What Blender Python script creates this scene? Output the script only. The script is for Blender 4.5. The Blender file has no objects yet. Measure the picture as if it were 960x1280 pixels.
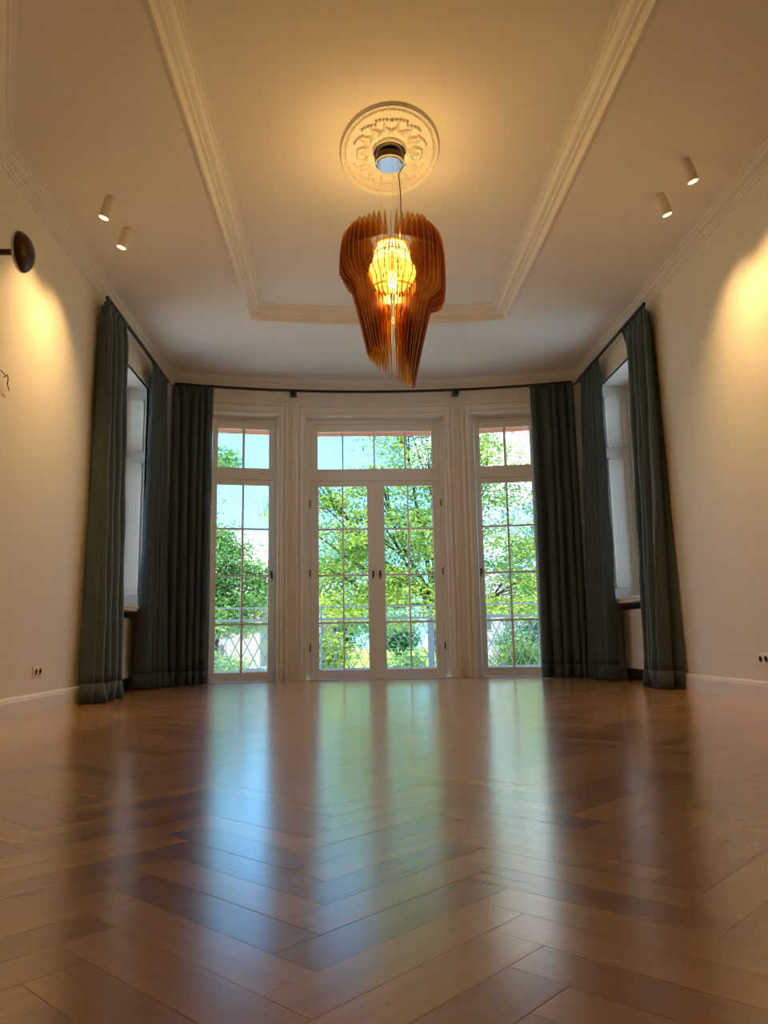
import bpy, math, random
from math import sin, cos, pi, radians, sqrt, asin, atan2
from mathutils import Vector, Matrix
from mathutils.geometry import tessellate_polygon
import numpy as np
R = random.Random(7)
sc = bpy.context.scene
col = sc.collection

# ------------------------------------------------------------------ camera
CX, CZ = -0.300, 0.50
cd = bpy.data.cameras.new('camera')
cam = bpy.data.objects.new('camera', cd)
col.objects.link(cam)
F = Vector((0.04068274, 0.985838, 0.16269094)).normalized()
Rt = Vector((0.9991055, -0.03825694, -0.01801699)).normalized()
Up = Rt.cross(F).normalized()
cam.matrix_world = Matrix(((Rt.x, Up.x, -F.x, CX), (Rt.y, Up.y, -F.y, 0.0), (Rt.z, Up.z, -F.z, CZ), (0, 0, 0, 1)))
cd.sensor_fit = 'VERTICAL'
cd.sensor_height = 36.0
cd.lens = 957.75 / 1280.0 * 36.0
cd.clip_start = 0.02
cd.clip_end = 400
sc.camera = cam

# ------------------------------------------------------------------ world
SKY_STRENGTH = 5.0
w = bpy.data.worlds.new('sky'); sc.world = w; w.use_nodes = True
nt = w.node_tree; nt.nodes.clear()
N = lambda t: nt.nodes.new(t)
out = N('ShaderNodeOutputWorld'); bg = N('ShaderNodeBackground')
tc = N('ShaderNodeTexCoord'); mp = N('ShaderNodeMapping'); mp.inputs['Scale'].default_value = (1.6, 1.6, 3.6)
mp.inputs['Location'].default_value = (0.35, 0.1, 0.55)
nz = N('ShaderNodeTexNoise'); nz.inputs['Scale'].default_value = 1.7; nz.inputs['Detail'].default_value = 6; nz.inputs['Roughness'].default_value = .5
rp = N('ShaderNodeValToRGB'); rp.color_ramp.elements[0].position = .44; rp.color_ramp.elements[1].position = .60
rp.color_ramp.elements[0].color = (0, 0, 0, 1); rp.color_ramp.elements[1].color = (1, 1, 1, 1)
sx = N('ShaderNodeSeparateXYZ'); gr = N('ShaderNodeValToRGB')
gr.color_ramp.elements[0].position = 0.0; gr.color_ramp.elements[0].color = (.13, .38, .60, 1)
gr.color_ramp.elements[1].position = 0.55; gr.color_ramp.elements[1].color = (.045, .16, .40, 1)
mx = N('ShaderNodeMixRGB'); mx.inputs[2].default_value = (.56, .58, .60, 1)
L = nt.links.new
L(tc.outputs['Generated'], mp.inputs[0]); L(mp.outputs[0], nz.inputs['Vector']); L(nz.outputs['Fac'], rp.inputs[0])
L(tc.outputs['Generated'], sx.inputs[0]); L(sx.outputs['Z'], gr.inputs[0]); L(gr.outputs[0], mx.inputs[1]); L(rp.outputs[0], mx.inputs[0])
L(mx.outputs[0], bg.inputs[0]); bg.inputs[1].default_value = SKY_STRENGTH; L(bg.outputs[0], out.inputs[0])

# ------------------------------------------------------------------ sun (high, behind the house, so none comes indoors)
sd = bpy.data.lights.new('sun', 'SUN'); sd.energy = 9.5; sd.angle = radians(.6); sd.color = (1, .95, .85)
so = bpy.data.objects.new('sun', sd); col.objects.link(so)
so.rotation_euler = Vector((.30, .75, -1.0)).to_track_quat('-Z', 'Y').to_euler()
so.location = (-6, -10, 14)

sc.view_settings.view_transform = 'Standard'
sc.view_settings.look = 'None'
sc.view_settings.gamma = 1
sc.view_settings.use_curve_mapping = False
sc.view_settings.exposure = 0.45
sc.cycles.transparent_max_bounces = 40
sc.cycles.max_bounces = 10
sc.cycles.diffuse_bounces = 6
sc.cycles.sample_clamp_indirect = 6

# lamp strengths (watts)
LAMP_UP, LAMP_DOWN, SPOT_W = 15.0, 10.0, 56.0
WARM = (1.0, .64, .21)

# ------------------------------------------------------------------ materials
def mat(name, color=(.8, .8, .8), rough=.5, metal=0, spec=.5, **kw):
    m = bpy.data.materials.new(name); m.use_nodes = True
    b = m.node_tree.nodes['Principled BSDF']
    b.inputs['Base Color'].default_value = (*color, 1); b.inputs['Roughness'].default_value = rough
    b.inputs['Metallic'].default_value = metal; b.inputs['Specular IOR Level'].default_value = spec
    nt = m.node_tree
    if kw.get('noise'):
        sc_, amt, bump = kw['noise']
        t = nt.nodes.new('ShaderNodeTexCoord'); n = nt.nodes.new('ShaderNodeTexNoise')
        n.inputs['Scale'].default_value = sc_; n.inputs['Detail'].default_value = 4
        nt.links.new(t.outputs['Object'], n.inputs['Vector'])
        mr = nt.nodes.new('ShaderNodeMapRange'); mr.inputs[3].default_value = 1 - amt; mr.inputs[4].default_value = 1 + amt
        nt.links.new(n.outputs['Fac'], mr.inputs[0])
        vm = nt.nodes.new('ShaderNodeVectorMath'); vm.operation = 'SCALE'; vm.inputs[0].default_value = color
        nt.links.new(mr.outputs[0], vm.inputs['Scale']); nt.links.new(vm.outputs[0], b.inputs['Base Color'])
        if bump:
            bp = nt.nodes.new('ShaderNodeBump'); bp.inputs['Strength'].default_value = bump; bp.inputs['Distance'].default_value = .004
            nt.links.new(n.outputs['Fac'], bp.inputs['Height']); nt.links.new(bp.outputs[0], b.inputs['Normal'])
    if kw.get('emit'):
        c, s = kw['emit']; b.inputs['Emission Color'].default_value = (*c, 1); b.inputs['Emission Strength'].default_value = s
    return m

M = {}
M['wall'] = mat('wall_paint', (.80, .745, .655), .75, spec=.25, noise=(9, .02, .15))
M['ceiling'] = mat('ceiling_paint', (.80, .75, .67), .85, spec=.2, noise=(5, .02, .1))
M['trim'] = mat('trim_paint', (.82, .765, .68), .55, spec=.35, noise=(6, .015, .05))
M['window'] = mat('window_paint', (.84, .80, .74), .35, noise=(8, .02, .03))
M['black'] = mat('black_metal', (.018, .014, .013), .4, metal=.3, noise=(30, .2, 0))
M['bronze'] = mat('dark_bronze', (.05, .022, .010), .35, metal=.6, noise=(18, .3, .1))
M['chrome'] = mat('chrome', (.85, .87, .88), .06, metal=1, noise=(4, .01, 0))
M['steel'] = mat('brushed_steel', (.6, .6, .6), .3, metal=1, noise=(40, .05, 0))
M['plastic'] = mat('ivory_plastic', (.78, .70, .58), .3, noise=(20, .02, 0))
M['gold'] = mat('pale_brass_contact', (.62, .40, .15), .3, metal=.7, noise=(20, .05, 0))
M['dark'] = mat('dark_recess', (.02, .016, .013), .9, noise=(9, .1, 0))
M['cord'] = mat('brown_cord', (.10, .05, .02), .6, noise=(50, .1, 0))
M['lamp_white'] = mat('spot_enamel', (.74, .66, .54), .4, noise=(20, .02, 0))
M['rail'] = mat('railing_paint', (.42, .50, .55), .45, metal=.2, noise=(15, .1, .05))
M['stone'] = mat('balcony_stone', (.55, .52, .47), .8, noise=(7, .15, .3))
M['render'] = mat('white_render', (.24, .25, .25), .9, noise=(6, .05, .1))
M['awning'] = mat('salmon_awning_cloth', (.62, .26, .17), .85, noise=(40, .06, .1))
M['roof'] = mat('brown_roof', (.25, .17, .13), .85, noise=(5, .25, .3))
M['slate'] = mat('slate_roof', (.20, .20, .26), .7, noise=(5, .2, .3))
M['glassdark'] = mat('dark_window_glass', (.04, .05, .06), .1, noise=(3, .2, 0))
M['bark'] = mat('bark', (.055, .045, .035), .9, noise=(12, .4, .6))
M['grass'] = mat('lawn_grass', (.26, .46, .07), .95, spec=.1, noise=(3, .3, .5))
M['spotlens'] = mat('lit_lens', (1, .8, .5), .3, emit=((1, .80, .45), 1.5))
M['bulb'] = mat('lit_bulb', (1, .8, .5), .3, emit=((1, .72, .25), 6))
M['screed'] = mat('subfloor', (.12, .08, .05), .9, noise=(9, .1, 0))

def curtain_mat(name, c1, c2):
    m = mat(name, c1, .62, spec=.3); nt = m.node_tree; b = nt.nodes['Principled BSDF']
    t = nt.nodes.new('ShaderNodeTexCoord'); mp = nt.nodes.new('ShaderNodeMapping'); mp.inputs['Scale'].default_value = (260, 260, 260)
    wv = nt.nodes.new('ShaderNodeTexNoise'); wv.inputs['Scale'].default_value = 1; wv.inputs['Detail'].default_value = 2
    r = nt.nodes.new('ShaderNodeValToRGB'); r.color_ramp.elements[0].color = (*c1, 1); r.color_ramp.elements[1].color = (*c2, 1)
    r.color_ramp.elements[0].position = .35; r.color_ramp.elements[1].position = .65
    bp = nt.nodes.new('ShaderNodeBump'); bp.inputs['Strength'].default_value = .15; bp.inputs['Distance'].default_value = .001
    nt.links.new(t.outputs['Object'], mp.inputs[0]); nt.links.new(mp.outputs[0], wv.inputs['Vector'])
    nt.links.new(wv.outputs['Fac'], r.inputs[0]); nt.links.new(r.outputs[0], b.inputs['Base Color'])
    nt.links.new(wv.outputs['Fac'], bp.inputs['Height']); nt.links.new(bp.outputs[0], b.inputs['Normal'])
    b.inputs['Sheen Weight'].default_value = .35; b.inputs['Sheen Roughness'].default_value = .4
    b.inputs['Sheen Tint'].default_value = (.55, .62, .60, 1)
    return m
M['curtain'] = curtain_mat('curtain_satin', (.040, .057, .058), (.068, .090, .089))

def glass_mat():
    m = bpy.data.materials.new('window_glass'); m.use_nodes = True; nt = m.node_tree; nt.nodes.clear()
    o = nt.nodes.new('ShaderNodeOutputMaterial'); a = nt.nodes.new('ShaderNodeBsdfTransparent'); g = nt.nodes.new('ShaderNodeBsdfGlossy')
    g.inputs['Roughness'].default_value = .02; x = nt.nodes.new('ShaderNodeMixShader'); f = nt.nodes.new('ShaderNodeLayerWeight')
    f.inputs[0].default_value = .15
    n = nt.nodes.new('ShaderNodeTexNoise'); n.inputs['Scale'].default_value = 2
    r = nt.nodes.new('ShaderNodeMapRange'); r.inputs[3].default_value = .955; r.inputs[4].default_value = .985
    cb = nt.nodes.new('ShaderNodeCombineColor')
    nt.links.new(n.outputs['Fac'], r.inputs[0])
    for i in range(3): nt.links.new(r.outputs[0], cb.inputs[i])
    nt.links.new(cb.outputs[0], a.inputs[0])
    nt.links.new(f.outputs['Fresnel'], x.inputs[0]); nt.links.new(a.outputs[0], x.inputs[1]); nt.links.new(g.outputs[0], x.inputs[2]); nt.links.new(x.outputs[0], o.inputs[0])
    return m
M['glass'] = glass_mat()

def amber_mat():
    m = bpy.data.materials.new('amber_sheet'); m.use_nodes = True; nt = m.node_tree; nt.nodes.clear()
    o = nt.nodes.new('ShaderNodeOutputMaterial'); a = nt.nodes.new('ShaderNodeBsdfTransparent'); g = nt.nodes.new('ShaderNodeBsdfGlossy')
    d = nt.nodes.new('ShaderNodeBsdfDiffuse'); tl = nt.nodes.new('ShaderNodeBsdfTranslucent')
    a.inputs[0].default_value = (.84, .60, .26, 1); g.inputs[0].default_value = (1, .72, .38, 1); g.inputs['Roughness'].default_value = .22
    d.inputs[0].default_value = (.32, .18, .05, 1); tl.inputs[0].default_value = (.44, .25, .06, 1)
    n = nt.nodes.new('ShaderNodeTexNoise'); n.inputs['Scale'].default_value = 6
    r = nt.nodes.new('ShaderNodeMapRange'); r.inputs[3].default_value = .06; r.inputs[4].default_value = .18
    nt.links.new(n.outputs['Fac'], r.inputs[0])
    oi = nt.nodes.new('ShaderNodeObjectInfo'); q1 = nt.nodes.new('ShaderNodeMapRange'); q1.inputs[3].default_value = .30; q1.inputs[4].default_value = 1.05
    nt.links.new(oi.outputs['Random'], q1.inputs[0])
    for nd in (d, tl):
        vm = nt.nodes.new('ShaderNodeVectorMath'); vm.operation = 'SCALE'; vm.inputs[0].default_value = nd.inputs[0].default_value[:3]
        nt.links.new(q1.outputs[0], vm.inputs['Scale']); nt.links.new(vm.outputs[0], nd.inputs[0])
    x1 = nt.nodes.new('ShaderNodeMixShader'); x1.inputs[0].default_value = .6
    x2 = nt.nodes.new('ShaderNodeMixShader'); x3 = nt.nodes.new('ShaderNodeMixShader'); x3.inputs[0].default_value = .18
    nt.links.new(d.outputs[0], x1.inputs[1]); nt.links.new(tl.outputs[0], x1.inputs[2])
    nt.links.new(r.outputs[0], x2.inputs[0]); nt.links.new(a.outputs[0], x2.inputs[1]); nt.links.new(x1.outputs[0], x2.inputs[2])
    nt.links.new(x2.outputs[0], x3.inputs[1]); nt.links.new(g.outputs[0], x3.inputs[2]); nt.links.new(x3.outputs[0], o.inputs[0])
    return m
M['amber'] = amber_mat()

M['amber_edge_glint'] = mat('amber_edge_glint', (.72, .42, .12), .2, spec=.8, noise=(8, .1, 0))  # fin edges in lighter gold: their glint is put into the colour
def prism_mat(name, c, s):
    m = bpy.data.materials.new(name); m.use_nodes = True; nt = m.node_tree; nt.nodes.clear()
    o = nt.nodes.new('ShaderNodeOutputMaterial'); a = nt.nodes.new('ShaderNodeBsdfTransparent'); a.inputs[0].default_value = (1, .85, .5, 1)
    e = nt.nodes.new('ShaderNodeEmission'); e.inputs[0].default_value = (*c, 1)
    n = nt.nodes.new('ShaderNodeTexNoise'); n.inputs['Scale'].default_value = 38; n.inputs['Detail'].default_value = 3
    r = nt.nodes.new('ShaderNodeMapRange'); r.inputs[1].default_value = .35; r.inputs[2].default_value = .65; r.inputs[3].default_value = s * .35; r.inputs[4].default_value = s * 1.5
    g = nt.nodes.new('ShaderNodeBsdfGlossy'); g.inputs['Roughness'].default_value = .1
    ad = nt.nodes.new('ShaderNodeAddShader'); x = nt.nodes.new('ShaderNodeMixShader'); x.inputs[0].default_value = .55
    nt.links.new(n.outputs['Fac'], r.inputs[0]); nt.links.new(r.outputs[0], e.inputs[1])
    nt.links.new(a.outputs[0], x.inputs[1]); nt.links.new(e.outputs[0], x.inputs[2])
    x2 = nt.nodes.new('ShaderNodeMixShader'); x2.inputs[0].default_value = .1
    nt.links.new(x.outputs[0], x2.inputs[1]); nt.links.new(g.outputs[0], x2.inputs[2]); nt.links.new(x2.outputs[0], o.inputs[0])
    return m
M['prism_top'] = prism_mat('lit_prism_pale', (1, .70, .20), 3.0)
M['prism_low'] = prism_mat('lit_prism_amber', (1, .54, .07), 2.0)

def oak_mat():
    m = mat('oiled_oak', (.35, .2, .1), .3); nt = m.node_tree; b = nt.nodes['Principled BSDF']; l = nt.links.new
    uv = nt.nodes.new('ShaderNodeUVMap'); uv.uv_map = 'UVMap'
    at = nt.nodes.new('ShaderNodeAttribute'); at.attribute_name = 'tone'
    ramp = nt.nodes.new('ShaderNodeValToRGB'); e = ramp.color_ramp.elements
    e[0].position = 0; e[0].color = (.38, .165, .042, 1); e[1].position = 1; e[1].color = (.76, .43, .135, 1)
    k = e.new(.5); k.color = (.57, .285, .078, 1)
    l(at.outputs['Fac'], ramp.inputs[0])
    m1 = nt.nodes.new('ShaderNodeMapping'); m1.inputs['Scale'].default_value = (3, 60, 1)
    n1 = nt.nodes.new('ShaderNodeTexNoise'); n1.inputs['Scale'].default_value = 1.5; n1.inputs['Detail'].default_value = 6; n1.inputs['Distortion'].default_value = .6
    l(uv.outputs[0], m1.inputs[0]); l(m1.outputs[0], n1.inputs['Vector'])
    m2 = nt.nodes.new('ShaderNodeMapping'); m2.inputs['Scale'].default_value = (1.2, 9, 1)
    n2 = nt.nodes.new('ShaderNodeTexNoise'); n2.inputs['Scale'].default_value = 1.2; n2.inputs['Detail'].default_value = 3
    l(uv.outputs[0], m2.inputs[0]); l(m2.outputs[0], n2.inputs['Vector'])
    r1 = nt.nodes.new('ShaderNodeMapRange'); r1.inputs[1].default_value = .3; r1.inputs[2].default_value = .7; r1.inputs[3].default_value = .90; r1.inputs[4].default_value = 1.08
    r2 = nt.nodes.new('ShaderNodeMapRange'); r2.inputs[1].default_value = .3; r2.inputs[2].default_value = .7; r2.inputs[3].default_value = .82; r2.inputs[4].default_value = 1.15
    l(n1.outputs['Fac'], r1.inputs[0]); l(n2.outputs['Fac'], r2.inputs[0])
    mu = nt.nodes.new('ShaderNodeMath'); mu.operation = 'MULTIPLY'; l(r1.outputs[0], mu.inputs[0]); l(r2.outputs[0], mu.inputs[1])
    vm = nt.nodes.new('ShaderNodeVectorMath'); vm.operation = 'SCALE'; l(ramp.outputs[0], vm.inputs[0]); l(mu.outputs[0], vm.inputs['Scale']); l(vm.outputs[0], b.inputs['Base Color'])
    rr = nt.nodes.new('ShaderNodeMapRange'); rr.inputs[3].default_value = .24; rr.inputs[4].default_value = .28
    l(n1.outputs['Fac'], rr.inputs[0]); l(rr.outputs[0], b.inputs['Roughness'])
    # broad slow undulation of the sanded surface + fine grain relief
    tc = nt.nodes.new('ShaderNodeTexCoord'); n3 = nt.nodes.new('ShaderNodeTexNoise'); n3.inputs['Scale'].default_value = 5; n3.inputs['Detail'].default_value = 2
    l(tc.outputs['Generated'], n3.inputs['Vector'])
    l(uv.outputs[0], n3.inputs['Vector'])
    b1 = nt.nodes.new('ShaderNodeBump'); b1.inputs['Strength'].default_value = .07; b1.inputs['Distance'].default_value = .01
    b2 = nt.nodes.new('ShaderNodeBump'); b2.inputs['Strength'].default_value = .05; b2.inputs['Distance'].default_value = .001
    l(n3.outputs['Fac'], b1.inputs['Height']); l(n1.outputs['Fac'], b2.inputs['Height']); l(b1.outputs[0], b2.inputs['Normal']); l(b2.outputs[0], b.inputs['Normal'])
    b.inputs['Specular IOR Level'].default_value = .5
    b.inputs['Coat Weight'].default_value = 1.0; b.inputs['Coat IOR'].default_value = 1.55; b.inputs['Coat Roughness'].default_value = .19
    return m
M['oak'] = oak_mat()

def leaf_mat(name, ca, cb_):
    m = bpy.data.materials.new(name); m.use_nodes = True; nt = m.node_tree; nt.nodes.clear(); l = nt.links.new
    o = nt.nodes.new('ShaderNodeOutputMaterial'); at = nt.nodes.new('ShaderNodeAttribute'); at.attribute_name = 'tone'
    r = nt.nodes.new('ShaderNodeValToRGB'); r.color_ramp.elements[0].color = (*ca, 1); r.color_ramp.elements[1].color = (*cb_, 1)
    d = nt.nodes.new('ShaderNodeBsdfDiffuse'); t = nt.nodes.new('ShaderNodeBsdfTranslucent'); x = nt.nodes.new('ShaderNodeMixShader'); x.inputs[0].default_value = .45
    l(at.outputs['Fac'], r.inputs[0]); l(r.outputs[0], d.inputs[0]); l(r.outputs[0], t.inputs[0]); l(d.outputs[0], x.inputs[1]); l(t.outputs[0], x.inputs[2]); l(x.outputs[0], o.inputs[0])
    return m
M['leaf_bright'] = leaf_mat('leaf_bright', (.07, .20, .06), (.46, .62, .13))
M['leaf_mid'] = leaf_mat('leaf_mid', (.05, .18, .07), (.30, .52, .16))
M['leaf_cool'] = leaf_mat('leaf_cool', (.03, .12, .08), (.17, .36, .20))

# ------------------------------------------------------------------ mesh helpers
class MB:
    def __init__(s): s.v = []; s.f = []
    def add(s, vs, fs):
        n = len(s.v); s.v += [tuple(p) for p in vs]; s.f += [tuple(i + n for i in f) for f in fs]; return s
    def box(s, a, b):
        (x0, y0, z0), (x1, y1, z1) = a, b
        return s.add([(x0, y0, z0), (x1, y0, z0), (x1, y1, z0), (x0, y1, z0), (x0, y0, z1), (x1, y0, z1), (x1, y1, z1), (x0, y1, z1)],
                     [(0, 3, 2, 1), (4, 5, 6, 7), (0, 1, 5, 4), (1, 2, 6, 5), (2, 3, 7, 6), (3, 0, 4, 7)])
    def bar(s, p, q, wx, wz, up=(0, 0, 1)):
        p = Vector(p); q = Vector(q); d = (q - p).normalized(); u = Vector(up)
        if abs(d.dot(u)) > .97: u = Vector((0, 1, 0))
        a = d.cross(u).normalized(); b = a.cross(d).normalized()
        vs = [p + a * i * wx / 2 + b * j * wz / 2 for i, j in ((-1, -1), (1, -1), (1, 1), (-1, 1))] + [q + a * i * wx / 2 + b * j * wz / 2 for i, j in ((-1, -1), (1, -1), (1, 1), (-1, 1))]
        return s.add(vs, [(0, 3, 2, 1), (4, 5, 6, 7), (0, 1, 5, 4), (1, 2, 6, 5), (2, 3, 7, 6), (3, 0, 4, 7)])
    def tube(s, pts, r, n=8, caps=True):
        pts = [Vector(p) for p in pts]; rs = r if isinstance(r, (list, tuple)) else [r] * len(pts); base = len(s.v); vs = []; fs = []
        for i, p in enumerate(pts):
            d = (pts[min(i + 1, len(pts) - 1)] - pts[max(i - 1, 0)]).normalized(); u = Vector((0, 0, 1)) if abs(d.z) < .95 else Vector((0, 1, 0))
            a = d.cross(u).normalized(); b = a.cross(d).normalized()
            vs += [p + (a * cos(2 * pi * k / n) + b * sin(2 * pi * k / n)) * rs[i] for k in range(n)]
        for i in range(len(pts) - 1):
            fs += [(i * n + k, i * n + (k + 1) % n, (i + 1) * n + (k + 1) % n, (i + 1) * n + k) for k in range(n)]
        if caps: fs += [tuple(reversed(range(n))), tuple(range((len(pts) - 1) * n, len(pts) * n))]
        return s.add(vs, fs)
    def lathe(s, prof, n=24, c=(0, 0, 0), sx=1, sy=1, caps=True):
        vs = []; fs = []
        for r, z in prof: vs += [(c[0] + sx * r * cos(2 * pi * k / n), c[1] + sy * r * sin(2 * pi * k / n), c[2] + z) for k in range(n)]
        for i in range(len(prof) - 1): fs += [(i * n + k, i * n + (k + 1) % n, (i + 1) * n + (k + 1) % n, (i + 1) * n + k) for k in range(n)]
        if caps: fs += [tuple(reversed(range(n))), tuple(range((len(prof) - 1) * n, len(prof) * n))]
        return s.add(vs, fs)
    def arc(s, t0, t1, r0, r1, z0, z1, n=8):
        vs = []; fs = []
        for i in range(n + 1):
            t = t0 + (t1 - t0) * i / n
            vs += [(r0 * sin(t), YC + r0 * cos(t), z0), (r1 * sin(t), YC + r1 * cos(t), z0), (r1 * sin(t), YC + r1 * cos(t), z1), (r0 * sin(t), YC + r0 * cos(t), z1)]
        for i in range(n):
            a = i * 4; b = a + 4
            fs += [(a + k, a + (k + 1) % 4, b + (k + 1) % 4, b + k) for k in range(4)]
        fs += [(3, 2, 1, 0), (n * 4, n * 4 + 1, n * 4 + 2, n * 4 + 3)]
        return s.add(vs, fs)
    def build(s, name, m, parent=None, smooth=False, bevel=0, **kw):
        me = bpy.data.meshes.new(name); me.from_pydata(s.v, [], s.f); me.update()
        if m: me.materials.append(M[m] if isinstance(m, str) else m)
        o = bpy.data.objects.new(name, me); col.objects.link(o)
        if parent: o.parent = parent
        if smooth:
            me.shade_smooth()
            if smooth is not True: me.set_sharp_from_angle(angle=radians(smooth))
        if bevel:
            b = o.modifiers.new('bevel', 'BEVEL'); b.width = bevel; b.segments = 2; b.limit_method = 'ANGLE'
        for k, v in kw.items(): o[k] = v
        return o

def sweep(path, prof, closed=False, side=1):
    """path: plan points (x,y); prof: (offset to the left*side, z). mitred."""
    n = len(path); P = [Vector((p[0], p[1])) for p in path]; vs = []; fs = []; m = len(prof)
    for i in range(n):
        if closed: a = (P[i] - P[i - 1]).normalized(); b = (P[(i + 1) % n] - P[i]).normalized()
        else:
            a = (P[i] - P[i - 1]).normalized() if i else (P[1] - P[0]).normalized()
            b = (P[i + 1] - P[i]).normalized() if i < n - 1 else a
        na = Vector((-a.y, a.x)); nb = Vector((-b.y, b.x)); mt = (na + nb).normalized(); k = 1 / max(.3, mt.dot(na))
        for o, z in prof: q = P[i] + mt * k * o * side; vs.append((q.x, q.y, z))
    for i in range(n if closed else n - 1):
        j = (i + 1) % n
        for k in range(m - 1): fs.append((i * m + k, j * m + k, j * m + k + 1, i * m + k + 1))
    if not closed: fs += [tuple(range(m)), tuple(reversed(range((n - 1) * m, n * m)))]
    return MB().add(vs, fs)

def empty(name, loc=(0, 0, 0), rz=0, label=None, cat=None, group=None, kind=None, parent=None):
    o = bpy.data.objects.new(name, None); col.objects.link(o); o.location = loc; o.rotation_euler[2] = rz; o.empty_display_size = .1
    if parent: o.parent = parent
    if label: o['label'] = label
    if cat: o['category'] = cat
    if group: o['group'] = group
    if kind: o['kind'] = kind
    return o
def link_copy(o, parent=None, loc=None):
    c = o.copy(); col.objects.link(c)
    if parent: c.parent = parent
    if loc is not None: c.location = loc
    return c
S = dict(kind='structure')

# ------------------------------------------------------------------ room constants
W = 2.667; H = 3.815; HT = 3.935; YC = .68; RW = 9.0; YN = -1.3
TE = asin(W / RW); YE = YC + RW * cos(TE)
NY0, NY1, NZ = 7.22, 8.73, 3.43          # side window niches
XO = 3.0                                  # plane of the niche windows
OPEN = [(-.2333, -.1391), (-.0996, .0996), (.1391, .2333)]
ZO = 3.37                                 # head of the openings

# ------------------------------------------------------------------ large structure
fl = empty('floor', **S, label='herringbone floor of warm oiled oak planks', cat='floor')
MB().box((-3.4, YN - .2, -.12), (3.4, 9.8, -.019)).build('subfloor', 'screed', fl)

# herringbone planks
PL, PW = .520, .105
NV = 24
def plank_mesh(tone, uo, vo, name):
    e = .0006; hl, hw = PL / 2 - .0001, PW / 2 - .0001; t = .018
    v = [(-hl, -hw, -t), (hl, -hw, -t), (hl, hw, -t), (-hl, hw, -t), (-hl, -hw, -e), (hl, -hw, -e), (hl, hw, -e), (-hl, hw, -e),
         (-hl + e, -hw + e, 0), (hl - e, -hw + e, 0), (hl - e, hw - e, 0), (-hl + e, hw - e, 0)]
    f = [(0, 1, 5, 4), (1, 2, 6, 5), (2, 3, 7, 6), (3, 0, 4, 7), (4, 5, 9, 8), (5, 6, 10, 9), (6, 7, 11, 10), (7, 4, 8, 11), (8, 9, 10, 11)]
    return v, f
variants = []
for i in range(NV):
    v, f = plank_mesh(0, 0, 0, ''); tone = R.random(); uo, vo = R.uniform(0, 40), R.uniform(0, 40)
    me = bpy.data.meshes.new('plank'); me.from_pydata(v, [], f); me.materials.append(M['oak'])
    uvl = me.uv_layers.new(name='UVMap'); at = me.attributes.new('tone', 'FLOAT', 'FACE')
    for p in me.polygons:
        at.data[p.index].value = tone
        for li in p.loop_indices:
            c = me.vertices[me.loops[li].vertex_index].co; uvl.data[li].uv = (c.x + uo, c.y + vo)
    variants.append((me, tone, uo, vo))
spots = []
s2 = sqrt(2); cw = PL / s2; st = PW * s2
c0 = .335; y0 = 1.307
k = 0
for ci in range(-9, 10):
    # column between boundary c0+ci*cw and the next; alternate plank direction
    up = (ci % 2 == 0)
    xc = c0 + (ci + .5) * cw
    for j in range(-22, 64):
        yb = y0 + j * st
        yc = yb + (cw / 2 if True else 0)
        off = 0 if up else (st / 2 + .0)
        y = yc + off
        if abs(xc) < W + .25 and YN - .1 < y < 9.95: spots.append((xc, y, pi / 4 if up else 3 * pi / 4))
def in_view(x, y): return y > .62 and abs(x + .3 - .03 * y) < .53 * y + .25
def inside(x, y): return -W - .19 < x < W + .19 and YN < y < YC + RW + .1
spots = [p for p in spots if inside(p[0], p[1]) or (NY0 - .05 < p[1] < NY1 + .05 and abs(p[0]) < 2.9)]
spots.sort(key=lambda p: (0 if in_view(p[0], p[1]) else 1, (p[0] + .3) ** 2 + p[1] ** 2))
near, rest = spots[:298], spots[298:]
for x, y, a in near:
    me = variants[R.randrange(NV)][0]
    o = bpy.data.objects.new('plank', me); col.objects.link(o); o.parent = fl; o.location = (x, y, -R.uniform(0, .0004))
    o.rotation_euler = (R.uniform(-.0014, .0014), R.uniform(-.0006, .0006), a + (pi if R.random() < .5 else 0))
V = []; Fc = []; UV = []; TN = []
for x, y, a in rest:
    v, f = plank_mesh(0, 0, 0, ''); tone = R.random(); uo, vo = R.uniform(0, 40), R.uniform(0, 40)
    n = len(V); ca, sa = cos(a), sin(a); dz = -R.uniform(0, .0004); tx, ty = R.uniform(-.0014, .0014), R.uniform(-.0006, .0006)
    V += [(x + ca * p[0] - sa * p[1], y + sa * p[0] + ca * p[1], p[2] + dz + tx * p[1] + ty * p[0]) for p in v]
    for q in f:
        Fc.append(tuple(i + n for i in q)); TN.append(tone); UV += [(v[i][0] + uo, v[i][1] + vo) for i in q]
me = bpy.data.meshes.new('far_planks'); me.from_pydata(V, [], Fc); me.materials.append(M['oak'])
uvl = me.uv_layers.new(name='UVMap'); uvl.data.foreach_set('uv', [c for p in UV for c in p])
at = me.attributes.new('tone', 'FLOAT', 'FACE'); at.data.foreach_set('value', TN)
o = bpy.data.objects.new('far_planks', me); col.objects.link(o); o.parent = fl; o['kind'] = 'stuff'

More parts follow.
